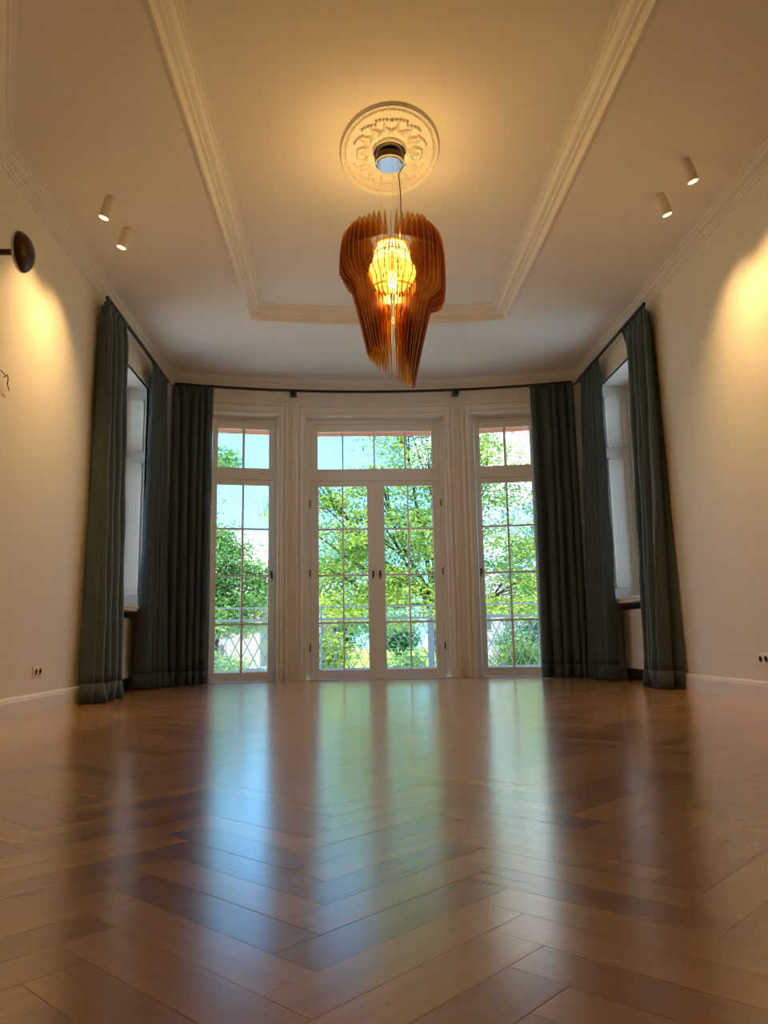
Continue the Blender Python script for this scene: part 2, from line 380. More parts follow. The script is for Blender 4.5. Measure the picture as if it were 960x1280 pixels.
# side walls with window niches
T = 3.32
def side_wall(sg, name):
    wl = empty(name, **S, label='%s side wall of warm white plaster with a deep window niche' % ('left' if sg < 0 else 'right'), cat='wall')
    def bx(mb, x0, x1, y0_, y1_, z0, z1): mb.box((min(sg * x0, sg * x1), y0_, z0), (max(sg * x0, sg * x1), y1_, z1))
    m = MB(); bx(m, W, T, YN, NY0, -.1, 4.2); bx(m, W, T, NY1, YE + .35, -.1, 4.2); bx(m, W, T, NY0, NY1, NZ, 4.2)
    bx(m, XO + .12, T, NY0, NY1, -.1, .86)
    m.build('plaster', 'wall', wl)
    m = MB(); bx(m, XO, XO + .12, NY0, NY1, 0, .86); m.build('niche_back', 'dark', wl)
    # casing round the niche (a thin bead) and panelled reveals
    m = MB(); bx(m, W - .004, W + .03, NY1, NY1 + .03, 0, NZ + .03); bx(m, W - .012, W + .03, NY0 - .035, NY0, 0, NZ + .035); bx(m, W - .004, W + .03, NY0, NY1, NZ, NZ + .03)
    m.build('niche_bead', 'trim', wl, bevel=.004)
    for yy, dy in ((NY1, -1), (NY0, 1)):
        for z0, z1 in ((1.02, 2.55), (2.68, 3.30)):
            m = MB(); x0, x1 = W + .05, XO - .06; t = .022
            ya, yb = sorted((yy, yy + dy * .012))
            for (a, b, c, d) in ((x0, x1, z0, z0 + t), (x0, x1, z1 - t, z1), (x0, x0 + t, z0, z1), (x1 - t, x1, z0, z1)): bx(m, a, b, ya, yb, c, d)
            m.build('reveal_panel', 'trim', wl, bevel=.005)
    # thin rail across the far reveal, in trim colour
    m = MB(); bx(m, W + .02, XO, NY1 - .006, NY1, 2.60, 2.625); m.build('reveal_rail', 'trim', wl)
    # sill board
    m = MB(); bx(m, W - .045, XO + .02, NY0 + .002, NY1 - .002, .865, .892); bx(m, W - .03, XO, NY0 + .002, NY1 - .002, .835, .865)
    m.build('sill_board', 'trim', wl, bevel=.005)
    return wl
wl_l = side_wall(-1, 'wall_left'); wl_r = side_wall(1, 'wall_right')
# splayed wall at the near left, seen only as the turn of the cornice
CH = [(-W, 4.685), (-1.93, 3.053), (-1.93, YN)]
MB().add([(-W - .01, 4.70, -.05), (-1.93, 3.053, -.05), (-1.93, YN, -.05), (-W - .01, YN, -.05), (-W - .01, 4.70, 4.1), (-1.93, 3.053, 4.1), (-1.93, YN, 4.1), (-W - .01, YN, 4.1)],
         [(0, 3, 2, 1), (4, 5, 6, 7), (0, 1, 5, 4), (1, 2, 6, 5), (2, 3, 7, 6), (3, 0, 4, 7)]).build('chimney_breast', 'wall', wl_l)
wn = MB().box((-3.4, YN - .25, -.1), (3.4, YN, 4.2)).build('wall_near', 'wall', **S); wn['label'] = 'plain warm white plaster wall behind the camera'; wn['category'] = 'wall'

# bowed window wall
wb = empty('wall_back', **S, label='bowed end wall of warm white plaster holding three tall glazed openings', cat='wall')
m = MB()
edges = [-TE - .06] + [e for o_ in OPEN for e in o_] + [TE + .06]
for i in range(0, len(edges), 2): m.arc(edges[i], edges[i + 1], RW, RW + .42, -.1, 4.2, 8)
for a, b in OPEN: m.arc(a, b, RW, RW + .42, ZO, 4.2, 8)
m.build('plaster', 'wall', wb)

# ceiling with recessed tray
def arcpts(r, x0, x1, n, yc=YC): return [(x0 + (x1 - x0) * i / n, yc + sqrt(r * r - (x0 + (x1 - x0) * i / n) ** 2)) for i in range(n + 1)]
TX = 1.328; TY0 = 2.35; RTR = 7.4; YTR = 7.725 - RTR
tray = [(-TX, TY0), (TX, TY0)] + arcpts(RTR, TX, -TX, 16, YTR)
outer = [(-3.3, YN - .2), (3.3, YN - .2), (3.3, YE + .1)] + arcpts(RW + .2, 2.9, -2.9, 20) + [(-3.3, YE + .1)]
poly = [[Vector((x, y, 0)) for x, y in outer], [Vector((x, y, 0)) for x, y in reversed(tray)]]
tri = tessellate_polygon(poly); pts = [p for q in poly for p in q]
ce = empty('ceiling', **S, label='white painted ceiling with a recessed central tray', cat='ceiling')
MB().add([(p.x, p.y, H) for p in pts], [tuple(t) for t in tri]).build('ceiling_field', 'ceiling', ce)
MB().box((-1.6, TY0 - .3, HT), (1.6, 8.0, HT + .05)).build('tray_field', 'ceiling', ce)
MB().box((-3.4, YN - .25, 4.1), (3.4, 10.1, 4.2)).build('attic_slab', 'ceiling', ce)
# tray moulding, stepped crown
tp = [(-.022, H), (-.022, H - .010), (-.004, H - .014), (.004, H - .004), (.010, H + .006), (.016, H + .030), (.040, H + .034), (.046, H + .048), (.070, H + .056), (.088, H + .074), (.094, H + .094), (.108, H + .098), (.112, H + .108), (.140, H + .112), (.140, HT)]
o = sweep(tray, tp, closed=True, side=1).build('trim_1', 'trim', smooth=32, **S); o['label'] = 'stepped crown moulding around the recessed ceiling tray'; o['category'] = 'moulding'
# cornice
room = [(W, YN), (W, YE)] + arcpts(RW, W, -W, 28)[1:-1] + [(-W, YE)] + CH
cp = [(0, H - .085), (.012, H - .085), (.016, H - .066), (.030, H - .062), (.036, H - .050), (.060, H - .040), (.080, H - .028), (.084, H - .018), (.108, H - .016), (.112, H - .006), (.140, H - .004), (.140, H + .002)]
o = sweep(room, cp, closed=True, side=1).build('trim_2', 'trim', smooth=32, **S); o['label'] = 'cream crown cornice running round the top of the walls'; o['category'] = 'cornice'
# baseboards
bp_ = [(0, 0), (.020, 0), (.020, .112), (.016, .120), (.016, .128), (.008, .138), (0, .145)]
def bb(name, path, label):
    o = sweep(path, bp_, side=1).build(name, 'trim', **S); o['label'] = label; o['category'] = 'baseboard'; return o
bb('baseboard_left', [(-W, NY0 - .04), (-W, 4.685), (-1.93, 3.053), (-1.93, YN)], 'cream moulded baseboard along the left wall')
bb('baseboard_right', [(W, YN), (W, NY0 - .04)], 'cream moulded baseboard along the right wall')

# casings of the three tall openings: stepped, follow the bow
trims = [('trim_3', OPEN[0], 'moulded white casing around the left tall window'), ('trim_4', OPEN[1], 'moulded white casing around the middle double door'), ('trim_5', OPEN[2], 'moulded white casing around the right tall window')]
for nm, (a, b), lab in trims:
    m = MB(); da = .0134
    for k, (wi, th) in enumerate(((0.0, .010), (.25, .030), (.62, .018), (.82, .050))):
        w0 = da * wi; w1 = da * (.25, .62, .82, 1.0)[k]; zt0 = ZO + .14 * wi; zt1 = ZO + .14 * (.25, .62, .82, 1.0)[k]
        m.arc(a - w1, a - w0, RW - th, RW + .002, .0, zt1, 1); m.arc(b + w0, b + w1, RW - th, RW + .002, .0, zt1, 1)
        m.arc(a - w0, b + w0, RW - th, RW + .002, zt0, zt1, 10)
    o = m.build(nm, 'trim', bevel=.003, **S); o['label'] = lab; o['category'] = 'casing'

# ------------------------------------------------------------------ windows and doors
def sash(par, x0, x1, z0, z1, px0, px1, pz0, pz1, cols, rows, y=0, th=.05, name='sash', mw=.022):
    """cols: x positions of vertical bars (centre), rows: z positions; par may be thing; frame is a part, bars and panes its children"""
    m = MB()
    m.box((x0, y, z0), (px0, y + th, z1)).box((px1, y, z0), (x1, y + th, z1)).box((px0, y, z0), (px1, y + th, pz0)).box((px0, y, pz1), (px1, y + th, z1))
    g = .008   # glazing bead
    m.box((px0, y + .012, pz0), (px0 + g, y + th - .012, pz1)).box((px1 - g, y + .012, pz0), (px1, y + th - .012, pz1))
    m.box((px0, y + .012, pz0), (px1, y + th - .012, pz0 + g)).box((px0, y + .012, pz1 - g), (px1, y + th - .012, pz1))
    fr = m.build(name, 'window', par, bevel=.003)
    for c in cols: MB().box((c - mw / 2, y + .008, pz0), (c + mw / 2, y + th - .006, pz1)).build('muntin', 'window', fr, bevel=.004)
    for r in rows: MB().box((px0, y + .010, r - .0125), (px1, y + th - .008, r + .0125)).build('muntin', 'window', fr, bevel=.004)
    xs = [px0] + [c for c in cols] + [px1]; zs = [pz0] + [r for r in rows] + [pz1]
    for i in range(len(xs) - 1):
        for j in range(len(zs) - 1):
            MB().box((xs[i] + .002, y + .022, zs[j] + .002), (xs[i + 1] - .002, y + .026, zs[j + 1] - .002)).build('pane', 'glass', fr)
    return fr
def lever(par, x, z, dirx, y=0):
    m = MB().box((x - .012, y - .008, z - .045), (x + .012, y, z + .035))
    m.tube([(x, y, z), (x, y - .045, z)], .008, 8)
    m.tube([(x, y - .045, z + .006), (x + dirx * .006, y - .048, z - .02), (x + dirx * .004, y - .046, z - .075)], [.010, .009, .007], 8)
    return m.build('handle', 'bronze', par, smooth=40)
ROWS = [.705, 1.31, 1.909]
dr = empty('door_1', (0, YC + RW + .20, 0), 0, 'white glazed double door with four-pane transom in the middle of the bow', 'glass door', kind='structure')
hw = .925
m = MB().box((-hw, -.01, 0), (-.852, .09, ZO)).box((.852, -.01, 0), (hw, .09, ZO)).box((-.852, -.01, 3.312), (.852, .09, ZO)).box((-.852, -.015, 2.548), (.852, .09, 2.622)).box((-.852, -.03, 0), (.852, .12, .018))
m.build('frame', 'window', dr, bevel=.004)
sash(dr, -.850, .850, 2.624, 3.310, -.762, .762, 2.705, 3.225, [-.425, -.008, .40], [], name='transom_sash')
l1 = sash(dr, -.850, -.003, .020, 2.546, -.752, -.105, .108, 2.484, [-.430], ROWS, name='door_leaf')
l2 = sash(dr, .003, .850, .020, 2.546, .105, .752, .108, 2.484, [.422], ROWS, name='door_leaf')
MB().box((-.022, -.012, .022), (.022, .0, 2.544)).build('astragal', 'window', l1, bevel=.004)
lever(l1, -.045, 1.33, -1, 0); lever(l2, .045, 1.33, 1, 0)
for xh in (-.856, .856):
    for zh in (.35, 2.2, 1.3): MB().tube([(xh, -.014, zh), (xh, -.014, zh + .09)], .008, 8).build('hinge', 'bronze', dr)
def tall_window(name, th, sg, label):
    wn_ = empty(name, ((RW + .20) * sin(th), YC + (RW + .20) * cos(th), 0), -th, label, 'window', kind='structure')
    hw = .445
    m = MB().box((-hw, -.01, 0), (-.398, .09, ZO)).box((.398, -.01, 0), (hw, .09, ZO)).box((-.398, -.01, 3.312), (.398, .09, ZO)).box((-.398, -.015, 2.548), (.398, .09, 2.622)).box((-.398, -.03, 0), (.398, .12, .018))
    m.build('frame', 'window', wn_, bevel=.004)
    sash(wn_, -.396, .396, 2.624, 3.310, -.332, .332, 2.700, 3.228, [0], [], name='transom_sash', mw=.034)
    s = sash(wn_, -.396, .396, .020, 2.546, -.332, .332, .108, 2.484, [0], ROWS, name='window_sash', mw=.028)
    lever(s, sg * .365, 1.33, sg, 0)
    m = MB().box((-.36, -.016, 3.336), (.36, -.010, 3.348)); m.box((-.03, -.035, 3.325), (.02, -.010, 3.352)).box((0 if sg > 0 else -.20, -.03, 3.340), (.20 if sg > 0 else 0, -.018, 3.352))
    m.build('transom_opener', 'steel', wn_, bevel=.002)
    for zh in (.35, 2.2): MB().tube([(-sg * .40, -.014, zh), (-sg * .40, -.014, zh + .09)], .008, 8).build('hinge', 'steel', wn_)
    return wn_
TH = .1862
tall_window('window_1', -TH, 1, 'tall white window at the left of the bow beside the curtain')
tall_window('window_2', TH, -1, 'tall white window at the right of the bow beside the curtain')
# niche windows
def niche_window(name, sg, label):
    rz = pi / 2 if sg < 0 else -pi / 2
    o = empty(name, (sg * (XO + .005), (NY0 + NY1) / 2, 0), rz, label, 'window', kind='structure')
    hw = (NY1 - NY0) / 2
    z0 = .895; z1 = NZ
    m = MB().box((-hw, -.01, z0), (-hw + .05, .09, z1)).box((hw - .05, -.01, z0), (hw, .09, z1)).box((-hw + .05, -.01, z1 - .05), (hw - .05, .09, z1)).box((-hw + .05, -.02, 2.60), (hw - .05, .09, 2.68)).box((-hw + .05, -.01, z0), (hw - .05, .09, z0 + .04))
    m.build('frame', 'window', o, bevel=.004)
    hi = hw - .052
    sash(o, -hi, hi, 2.682, z1 - .052, -hi + .07, hi - .07, 2.75, z1 - .12, [-.31, 0, .31], [], name='transom_sash')
    a = sash(o, -hi, -.003, z0 + .042, 2.598, -hi + .07, -.08, 1.0, 2.53, [-(hi + .01) / 2], [1.51, 2.02], name='window_sash')
    b = sash(o, .003, hi, z0 + .042, 2.598, .08, hi - .07, 1.0, 2.53, [(hi + .01) / 2], [1.51, 2.02], name='window_sash')
    lever(b, .04, 1.6, 1, 0)
    for xh in (-hi, hi):
        for zh in (2.62, 3.30, 1.2): MB().box((xh - .012, -.03, zh), (xh + .012, -.01, zh + .06)).build('hinge_block', 'window', o, bevel=.004)
    return o
niche_window('window_3', -1, 'white window deep in the left wall niche between two curtains')
niche_window('window_4', 1, 'white window deep in the right wall niche between two curtains')
# thresholds
for i, (a, b) in enumerate(OPEN):
    o = MB().arc(a, b, RW - .012, RW + .19, -.01, .010, 6).build('trim_%d' % (6 + i), 'steel', bevel=.003, **S)
    o['label'] = 'low metal threshold strip at the foot of the %s opening' % ('left', 'middle', 'right')[i]; o['category'] = 'threshold'

# radiator covers in the niches
for sg, side in ((-1, 'left'), (1, 'right')):
    e = empty('radiator_cover', (sg * (W + .075), (NY0 + NY1) / 2, .0), 0, 'cream panelled radiator cover under the %s niche window' % side, 'radiator cover')
    hw = (NY1 - NY0) / 2 - .035
    def bx(mb, x0, x1, a, b, c, d): mb.box((min(sg * x0, sg * x1), a, c), (max(sg * x0, sg * x1), b, d))
    m = MB(); bx(m, 0, .02, -hw, hw, .125, .205); bx(m, 0, .02, -hw, hw, .68, .765); bx(m, 0, .02, -hw, -hw + .075, .205, .68); bx(m, 0, .02, hw - .075, hw, .205, .68); bx(m, 0, .02, -.035, .035, .205, .68)
    m.build('frame', 'trim', e, bevel=.004)
    for c in (-1, 1):
        a, b = sorted((c * .035, c * (hw - .075))); m = MB(); bx(m, .010, .016, a, b, .205, .68); f = m.build('panel', 'trim', e)
        m = MB(); t = .012; 
        for (p, q, r, s) in ((a, b, .205, .205 + t), (a, b, .68 - t, .68), (a, a + t, .205, .68), (b - t, b, .205, .68)): bx(m, .004, .012, p, q, r, s)
        m.build('bead', 'trim', f, bevel=.003)
    for c in (-1, 1): m = MB(); bx(m, .02, .05, c * (hw - .05) - .02, c * (hw - .05) + .02, .0, .70); m.build('leg', 'dark', e)

# ------------------------------------------------------------------ curtains
def curtain(label, top, bot, folds, ampt, ampb, seed, zt=3.632, flip=1):
    """top / bot: plan polylines the cloth hangs along"""
    rr = random.Random(seed)
    def along(poly, u):
        P = [Vector(p) for p in poly]; Ls = [(P[i + 1] - P[i]).length for i in range(len(P) - 1)]; T_ = sum(Ls); s = u * T_
        for i, l in enumerate(Ls):
            if s <= l or i == len(Ls) - 1:
                d = (P[i + 1] - P[i]).normalized(); return P[i] + d * s, Vector((-d.y, d.x))
            s -= l
    nu = folds * 14; nz = 46; ph = rr.uniform(0, 6.28)
    warp = [rr.uniform(-.38, .38) for _ in range(folds + 2)]; am = [rr.uniform(.65, 1.25) for _ in range(folds + 2)]
    dr_ = [rr.uniform(-.5, .5) for _ in range(folds + 2)]
    def fold(u, t):
        x = u * folds; i = int(min(x, folds - 1e-6)); f = x - i
        wv = warp[i] * (1 - f) + warp[i + 1] * f; a = am[i] * (1 - f) + am[i + 1] * f; dd = dr_[i] * (1 - f) + dr_[i + 1] * f
        s = sin(2 * pi * (x + wv + dd * .35 * t) + ph)
        s = math.copysign(abs(s) ** .75, s)
        return s * a, cos(2 * pi * (x + wv) + ph)
    vs = []; fs = []
    for j in range(nz + 1):
        t = j / nz; z = zt * (1 - t) + .008 * t
        for i in range(nu + 1):
            u = i / nu; p0, n0 = along(top, u); p1, n1 = along(bot, u)
            e = min(1, t * 1.02) ** 1.15; p = p0.lerp(p1, e); n = n0.lerp(n1, e).normalized()
            s, c_ = fold(u, t); k = ampt * (1 - e) + ampb * e
            if t < .05:                       # pinch pleat header
                s2_, _ = sin(2 * pi * u * folds * 2 + ph), 0; q = 1 - t / .05; s = s * (1 - q) + q * s2_ * .55
            if t > .955: k *= 1 + .35 * sin(u * folds * 4.1 + ph) * (t - .955) / .045; p = p + n * .012 * sin(u * 31 + ph) * (t - .955) / .045
            d = Vector((n.y, -n.x)) * c_ * k * .35
            p = p + n * s * k * flip + d
            p += n * .004 * sin(z * 7 + u * 19)
            vs.append((p.x, p.y, z))
    for j in range(nz):
        for i in range(nu): a = j * (nu + 1) + i; fs.append((a, a + 1, a + nu + 2, a + nu + 1))
    cx = sum(p[0] for p in bot) / len(bot); cy = sum(p[1] for p in bot) / len(bot)
    e = empty('curtain', (cx, cy, 0), 0, label, 'curtain', group='floor-length dark green curtains')
    hem = nz - 2
    loc = [(a - cx, b - cy, c) for a, b, c in vs]
    cut = hem * (nu + 1)
    def mk(name, v, f):
        o = MB().add(v, f).build(name, 'curtain', e, smooth=True); so_ = o.modifiers.new('thick', 'SOLIDIFY'); so_.thickness = .004; return o
    mk('drape', loc[:cut + nu + 1], [q for q in fs if max(q) <= cut + nu])
    o = mk('hem', [(a, b, c) for a, b, c in loc[cut:]], [tuple(i - cut for i in q) for q in fs if min(q) >= cut]); o.modifiers['thick'].thickness = .0055
    m = MB()
    for i in range(0, nu + 1, 14): x, y, z = loc[i]; m.box((x - .005, y - .005, z - .02), (x + .005, y + .005, z + .008))
    m.build('gliders', 'black', e, kind='stuff')
    return e
RX = 2.545
curtain('dark green curtain nearest the camera on the left wall', [(-W + .03, 6.90), (-RX, 6.77), (-RX, 7.34)], [(-W + .03, 6.72), (-2.53, 6.72), (-2.485, 7.22)], 5, .032, .085, 3)
curtain('dark green curtain at the far end of the left wall niche', [(-RX, 8.42), (-RX, 9.02)], [(-2.60, 8.48), (-2.47, 9.0)], 5, .035, .075, 11)
curtain('blue-tinged dark curtain at the left end of the bow rail', [(-2.50, 9.17), (-2.02, 9.30)], [(-2.47, 9.08), (-2.00, 9.24)], 5, .032, .065, 21)
curtain('dark green curtain nearest the camera on the right wall', [(W - .03, 7.05), (RX, 6.92), (RX, 7.50)], [(W - .03, 6.93), (2.53, 6.93), (2.485, 7.44)], 5, .032, .085, 5, flip=-1)
curtain('dark green curtain at the far end of the right wall niche', [(RX, 8.36), (RX, 9.02)], [(2.55, 8.44), (2.45, 9.0)], 5, .035, .070, 14, flip=-1)
curtain('dark curtain at the right end of the bow rail', [(1.975, 9.30), (2.48, 9.17)], [(1.93, 9.22), (2.43, 9.06)], 5, .032, .065, 23)
# curtain rails
for sg, side, ya in ((-1, 'left', 6.75), (1, 'right', 6.89)):
    e = empty('curtain_rail', (sg * RX, ya, 3.655), 0, 'black curtain rail along the top of the %s side niche' % side, 'curtain rail')
    MB().box((-.013, 0, -.014), (.013, 2.38, .014)).build('rail', 'black', e, bevel=.003)
    for yy in (2.3,): MB().bar((0, yy, .006), (sg * (W - RX), yy, .006), .03, .014).build('bracket', 'black', e)
e = empty('curtain_rail', (0, YC + 8.86, 3.655), 0, 'long curved black curtain rail across the bowed window wall', 'curtain rail')
m = MB(); m.arc(-.284, .284, 8.846, 8.874, 3.641, 3.669, 24); m.v = [(a, b - YC - 8.86, c - 3.655) for a, b, c in m.v]; m.build('rail', 'black', e)
for t in (-.1185, .1185):
    x, y = 8.86 * sin(t), 8.86 * cos(t) - 8.86
    MB().box((x - .04, y - .02, -.055), (x + .04, y + .12, -.008)).build('bracket', 'black', e, bevel=.004)

# ------------------------------------------------------------------ ceiling rosette
RC = (-.008, 4.99); A_, B_ = .355, .530
ro = empty('ceiling_rosette', (RC[0], RC[1], HT), 0, 'oval plaster ceiling rosette with beaded rim and leaf relief above the chandelier', 'rosette')
def ell(prof, n=72): return MB().lathe([(r, z) for r, z in prof], n, sx=A_, sy=B_)
ell([(0.02, -.008), (.86, -.008), (.90, -.008), (.90, .0), (.02, .0)]).build('field', 'trim', ro, smooth=30)
ell([(.90, -.004), (.905, -.014), (.925, -.022), (.945, -.016), (.955, -.024), (.975, -.024), (.990, -.012), (1.0, -.003), (1.0, 0)]).build('rim', 'trim', ro, smooth=40)
m = MB()
for k in range(96):
    t = 2 * pi * k / 96; m.lathe([(.002, -.024), (.0085, -.020), (.0105, -.014), (.0105, -.004)], 6, (A_ * .885 * cos(t), B_ * .885 * sin(t), 0))
m.build('bead_ring', 'trim', ro, smooth=True, kind='stuff')
for rr_, hh in ((.26, .020), (.33, .016)):
    ell([(rr_ - .025, -.012), (rr_ - .018, -.012 - hh), (rr_ + .01, -.014 - hh), (rr_ + .02, -.012)], 48).build('inner_ring', 'trim', ro, smooth=40)
def acanthus():
    m = MB(); n = 9
    for side in (-1, 0, 1):            # three lobes, each a raised curling tongue
        pts = [(0, 0)] ; 
        L_ = .16 if side == 0 else .12; c = side * .5; vs = []; fs = []
        for i in range(n):
            u = i / (n - 1); a = c * u * 1.3; x = L_ * u * cos(a); y = L_ * u * sin(a) + side * .010; wd = .017 * sin(pi * min(.97, u * .9 + .08)); z = -.009 - .016 * sin(pi * u) - .010 * u
            vs += [(x + wd * sin(a), y - wd * cos(a), -.010), (x, y, z), (x - wd * sin(a), y + wd * cos(a), -.010)]
        for i in range(n - 1): a = i * 3; fs += [(a, a + 1, a + 4, a + 3), (a + 1, a + 2, a + 5, a + 4)]
        m.add(vs, fs)
    for k in range(5):                  # small buds
        t = -0.9 + .45 * k; m.lathe([(.001, -.030), (.008, -.026), (.012, -.012)], 6, (.155 + .03 * cos(t), .055 * t, 0))
    return m
lf = acanthus().build('acanthus_leaf', 'trim', ro, smooth=45)
for k in range(14):
    t = 2 * pi * k / 14
    o = lf if k == 0 else link_copy(lf, ro)
    o.location = (A_ * .36 * cos(t), B_ * .36 * sin(t), 0); o.rotation_euler[2] = atan2(B_ * sin(t), A_ * cos(t)); o.scale = (.55 + .45 * abs(sin(t)), 1, 1)

# ------------------------------------------------------------------ chandelier
CHX, CHY = -.010, 4.95
ch = empty('chandelier', (CHX, CHY, 0), 0, 'amber chandelier of radiating translucent fins around a glowing glass lamp', 'chandelier')
MB().lathe([(.005, 3.804), (.094, 3.804), (.100, 3.808), (.102, 3.816), (.102, 3.826)], 40).build('canopy_mirror', 'chrome', ch, smooth=30)['label'] = 'round mirror-polished underside of canopy'
MB().lathe([(.103, 3.824), (.105, 3.83), (.100, 3.87), (.06, 3.90), (.055, 3.925)], 40).build('canopy', 'bronze', ch, smooth=30)
for a in (1.3, 3.4, 5.5): MB().tube([(.07 * cos(a), .07 * sin(a), 3.806), (.07 * cos(a), .07 * sin(a), 3.22)], .0012, 5).build('suspension_wire', 'steel', ch)
MB().tube([(.085, .0, 3.83), (.115, 0, 3.815), (.09, 0, 3.79), (.062, 0, 3.74), (.068, 0, 3.66), (.072, .0, 3.55), (.070, .0, 3.40), (.060, 0, 3.23)], .0042, 6).build('power_cord', 'cord', ch, smooth=True)
def fin(phi):
    c = cos(phi); ze = 2.845 - .085 * c; zb = 2.285 - .125 * c + .012 * sin(phi * 2); ra = .285 - .012 * c
    rt = .158 - .022 * c
    jr = R.uniform(-.007, .005); ze += R.uniform(-.012, .012)
    lv = [(3.292 + R.uniform(-.012, .008), .300, .303), (3.245, .225, .334), (3.19, .130, .352), (3.08, .128, .366), (2.99, .165, .368), (ze + .07, .165, .366), (ze + .015, .150, .360 - .02 * (1 - c) / 2), (ze - .008, .140, .330),
          (ze - .030, .135, ra)]
    z1 = ze - .030
    for u in (.12, .28, .45, .62, .78, .90, 1.0):
        z = z1 + (zb - z1) * u; ro_ = ra + (rt - ra) * u ** .9; ri = (.135 - .035 * min(1, u / .3)) if u < .3 else .100 + (rt - .102) * max(0, (u - .45) / .55) ** 1.6
        lv.append((z, min(ri, ro_ - .004), ro_))
    fr = abs((phi - 1.5 * pi + pi) % (2 * pi) - pi)          # angle away from the open front
    op = min(1, max(0, (1.35 - fr) / .40))
    def hollow(z, ri, ro_):
        k = op * max(0, min(1, (3.20 - z) / .05)) * max(0, min(1, (z - 2.70) / .06))
        return ri + (ro_ - .007 - ri) * k if ro_ - .007 > ri else ri
    lv = [(z, hollow(z, ri, ro_) + jr * .5, ro_ + jr) for z, ri, ro_ in lv]
    vs = []; fs = []; h = .0018
    for z, ri, ro_ in lv: vs += [(ri, -h, z), (ro_, -h, z), (ro_, h, z), (ri, h, z)]
    for i in range(len(lv) - 1):
        a = i * 4; b = a + 4
        fs += [(a + k, a + (k + 1) % 4, b + (k + 1) % 4, b + k) for k in range(4)]
    fs += [(3, 2, 1, 0), tuple(range(len(vs) - 4, len(vs)))]
    return MB().add(vs, fs)
for i in range(50):
    ph = i * 2 * pi / 50
    o = fin(ph).build('fin', 'amber', ch); o.rotation_euler[2] = ph; o.data.materials.append(M['amber_edge_glint'])
    for p in o.data.polygons[:-2]: p.material_index = p.index % 2
for z, r in ((3.175, .128), (2.86, .150)):
    MB().lathe([(r, z - .004), (r + .012, z - .004), (r + .012, z + .004), (r, z + .004), (r, z - .004)], 50, caps=False).build('fin_ring', 'amber', ch)
# glowing lamp
m = MB()
for k in range(30):
    a = 2 * pi * k / 30; ca, sa = cos(a), sin(a)
    m.bar((.096 * ca, .096 * sa, 3.20), (.118 * ca, .118 * sa, 3.122), .012, .006, up=(ca, sa, 0))
m.build('upper_prisms', 'prism_top', ch, kind='stuff')
m = MB()
for k in range(30):
    a = 2 * pi * k / 30; ca, sa = cos(a), sin(a)
    m.bar((.120 * ca, .120 * sa, 3.115), (.140 * ca, .140 * sa, 3.02), .014, .007, up=(ca, sa, 0))
m.build('middle_prisms', 'prism_top', ch, kind='stuff')
m = MB()
for j, (r0, z0, r1, z1, n) in enumerate(((.148, 3.030, .156, 2.975, 34), (.150, 2.990, .142, 2.935, 32), (.130, 2.950, .112, 2.900, 28), (.095, 2.915, .070, 2.875, 20))):
    for k in range(n):
        a = 2 * pi * (k + .5 * j) / n; ca, sa = cos(a), sin(a); f = 1 + .05 * (k % 2)
        m.bar((r0 * f * ca, r0 * f * sa, z0), (r1 * f * ca, r1 * f * sa, z1), .017, .006, up=(ca * .8, sa, .2))
m.build('lower_prisms', 'prism_low', ch, kind='stuff')
for z, r in ((3.118, .119), (3.018, .143), (3.203, .097)):
    MB().lathe([(r, z - .003), (r + .005, z - .003), (r + .005, z + .003), (r, z + .003), (r, z - .003)], 36, caps=False).build('lamp_ring', 'gold', ch)
MB().lathe([(.004, 2.890), (.022, 2.895), (.034, 2.915), (.036, 2.94), (.024, 2.98), (.016, 3.0)], 20).build('bulb', 'bulb', ch, smooth=True)
MB().lathe([(.018, 3.0), (.022, 3.01), (.022, 3.15), (.010, 3.17)], 16).build('lamp_holder', 'gold', ch, smooth=30)
def point(name, loc, wt, size, colr=WARM, parent=None):
    l = bpy.data.lights.new(name, 'POINT'); l.energy = wt; l.color = colr; l.shadow_soft_size = size
    o = bpy.data.objects.new(name, l); col.objects.link(o); o.location = loc
    if parent: o.parent = parent
    return o
point('lamp_light', (CHX, CHY, 3.235), LAMP_UP, .035)
point('lamp_light', (CHX, CHY, 2.80), LAMP_DOWN, .035)

# ------------------------------------------------------------------ ceiling spots
def spot(x, y, aim, label):
    e = empty('ceiling_spotlight', (x, y, H), 0, label, 'spotlight', group='small cylindrical ceiling spotlights')
    MB().lathe([(.028, 0), (.028, -.008), (.010, -.014), (.008, -.035)], 20).build('mount', 'lamp_white', e, smooth=30)
    d = Vector(aim).normalized(); q = d.to_track_quat('-Z', 'Y')
    b = MB().lathe([(.034, .01), (.038, 0), (.040, -.01), (.040, -.135), (.036, -.138)], 28, caps=True).build('barrel', 'lamp_white', e, smooth=30)
    b.location = (0, 0, -.035); b.rotation_euler = q.to_euler()
    ln = MB().lathe([(.0355, -.1385), (.0355, -.1405), (.002, -.1405)], 24).build('lens', 'spotlens', e, smooth=30); ln.location = b.location; ln.rotation_euler = b.rotation_euler; ln['label'] = 'glowing round lens'
    l = bpy.data.lights.new('spot_light', 'SPOT'); l.energy = SPOT_W; l.color = (1, .62, .24); l.spot_size = radians(88); l.spot_blend = 1.0; l.shadow_soft_size = .05
    o = bpy.data.objects.new('spot_light', l); col.objects.link(o); o.location = Vector((x, y, H - .035)) + d * .16; o.rotation_euler = q.to_euler()
    return e
spot(-2.10, 5.38, (-.30, .02, -1), 'left-hand ceiling spotlight nearer the camera')
spot(-2.10, 5.82, (-.30, .02, -1), 'left-hand ceiling spotlight nearer the curtains')
spot(2.09, 4.87, (.32, .06, -1), 'right-hand ceiling spotlight nearer the camera')
spot(2.08, 5.30, (.32, .06, -1), 'right-hand ceiling spotlight nearer the curtains')

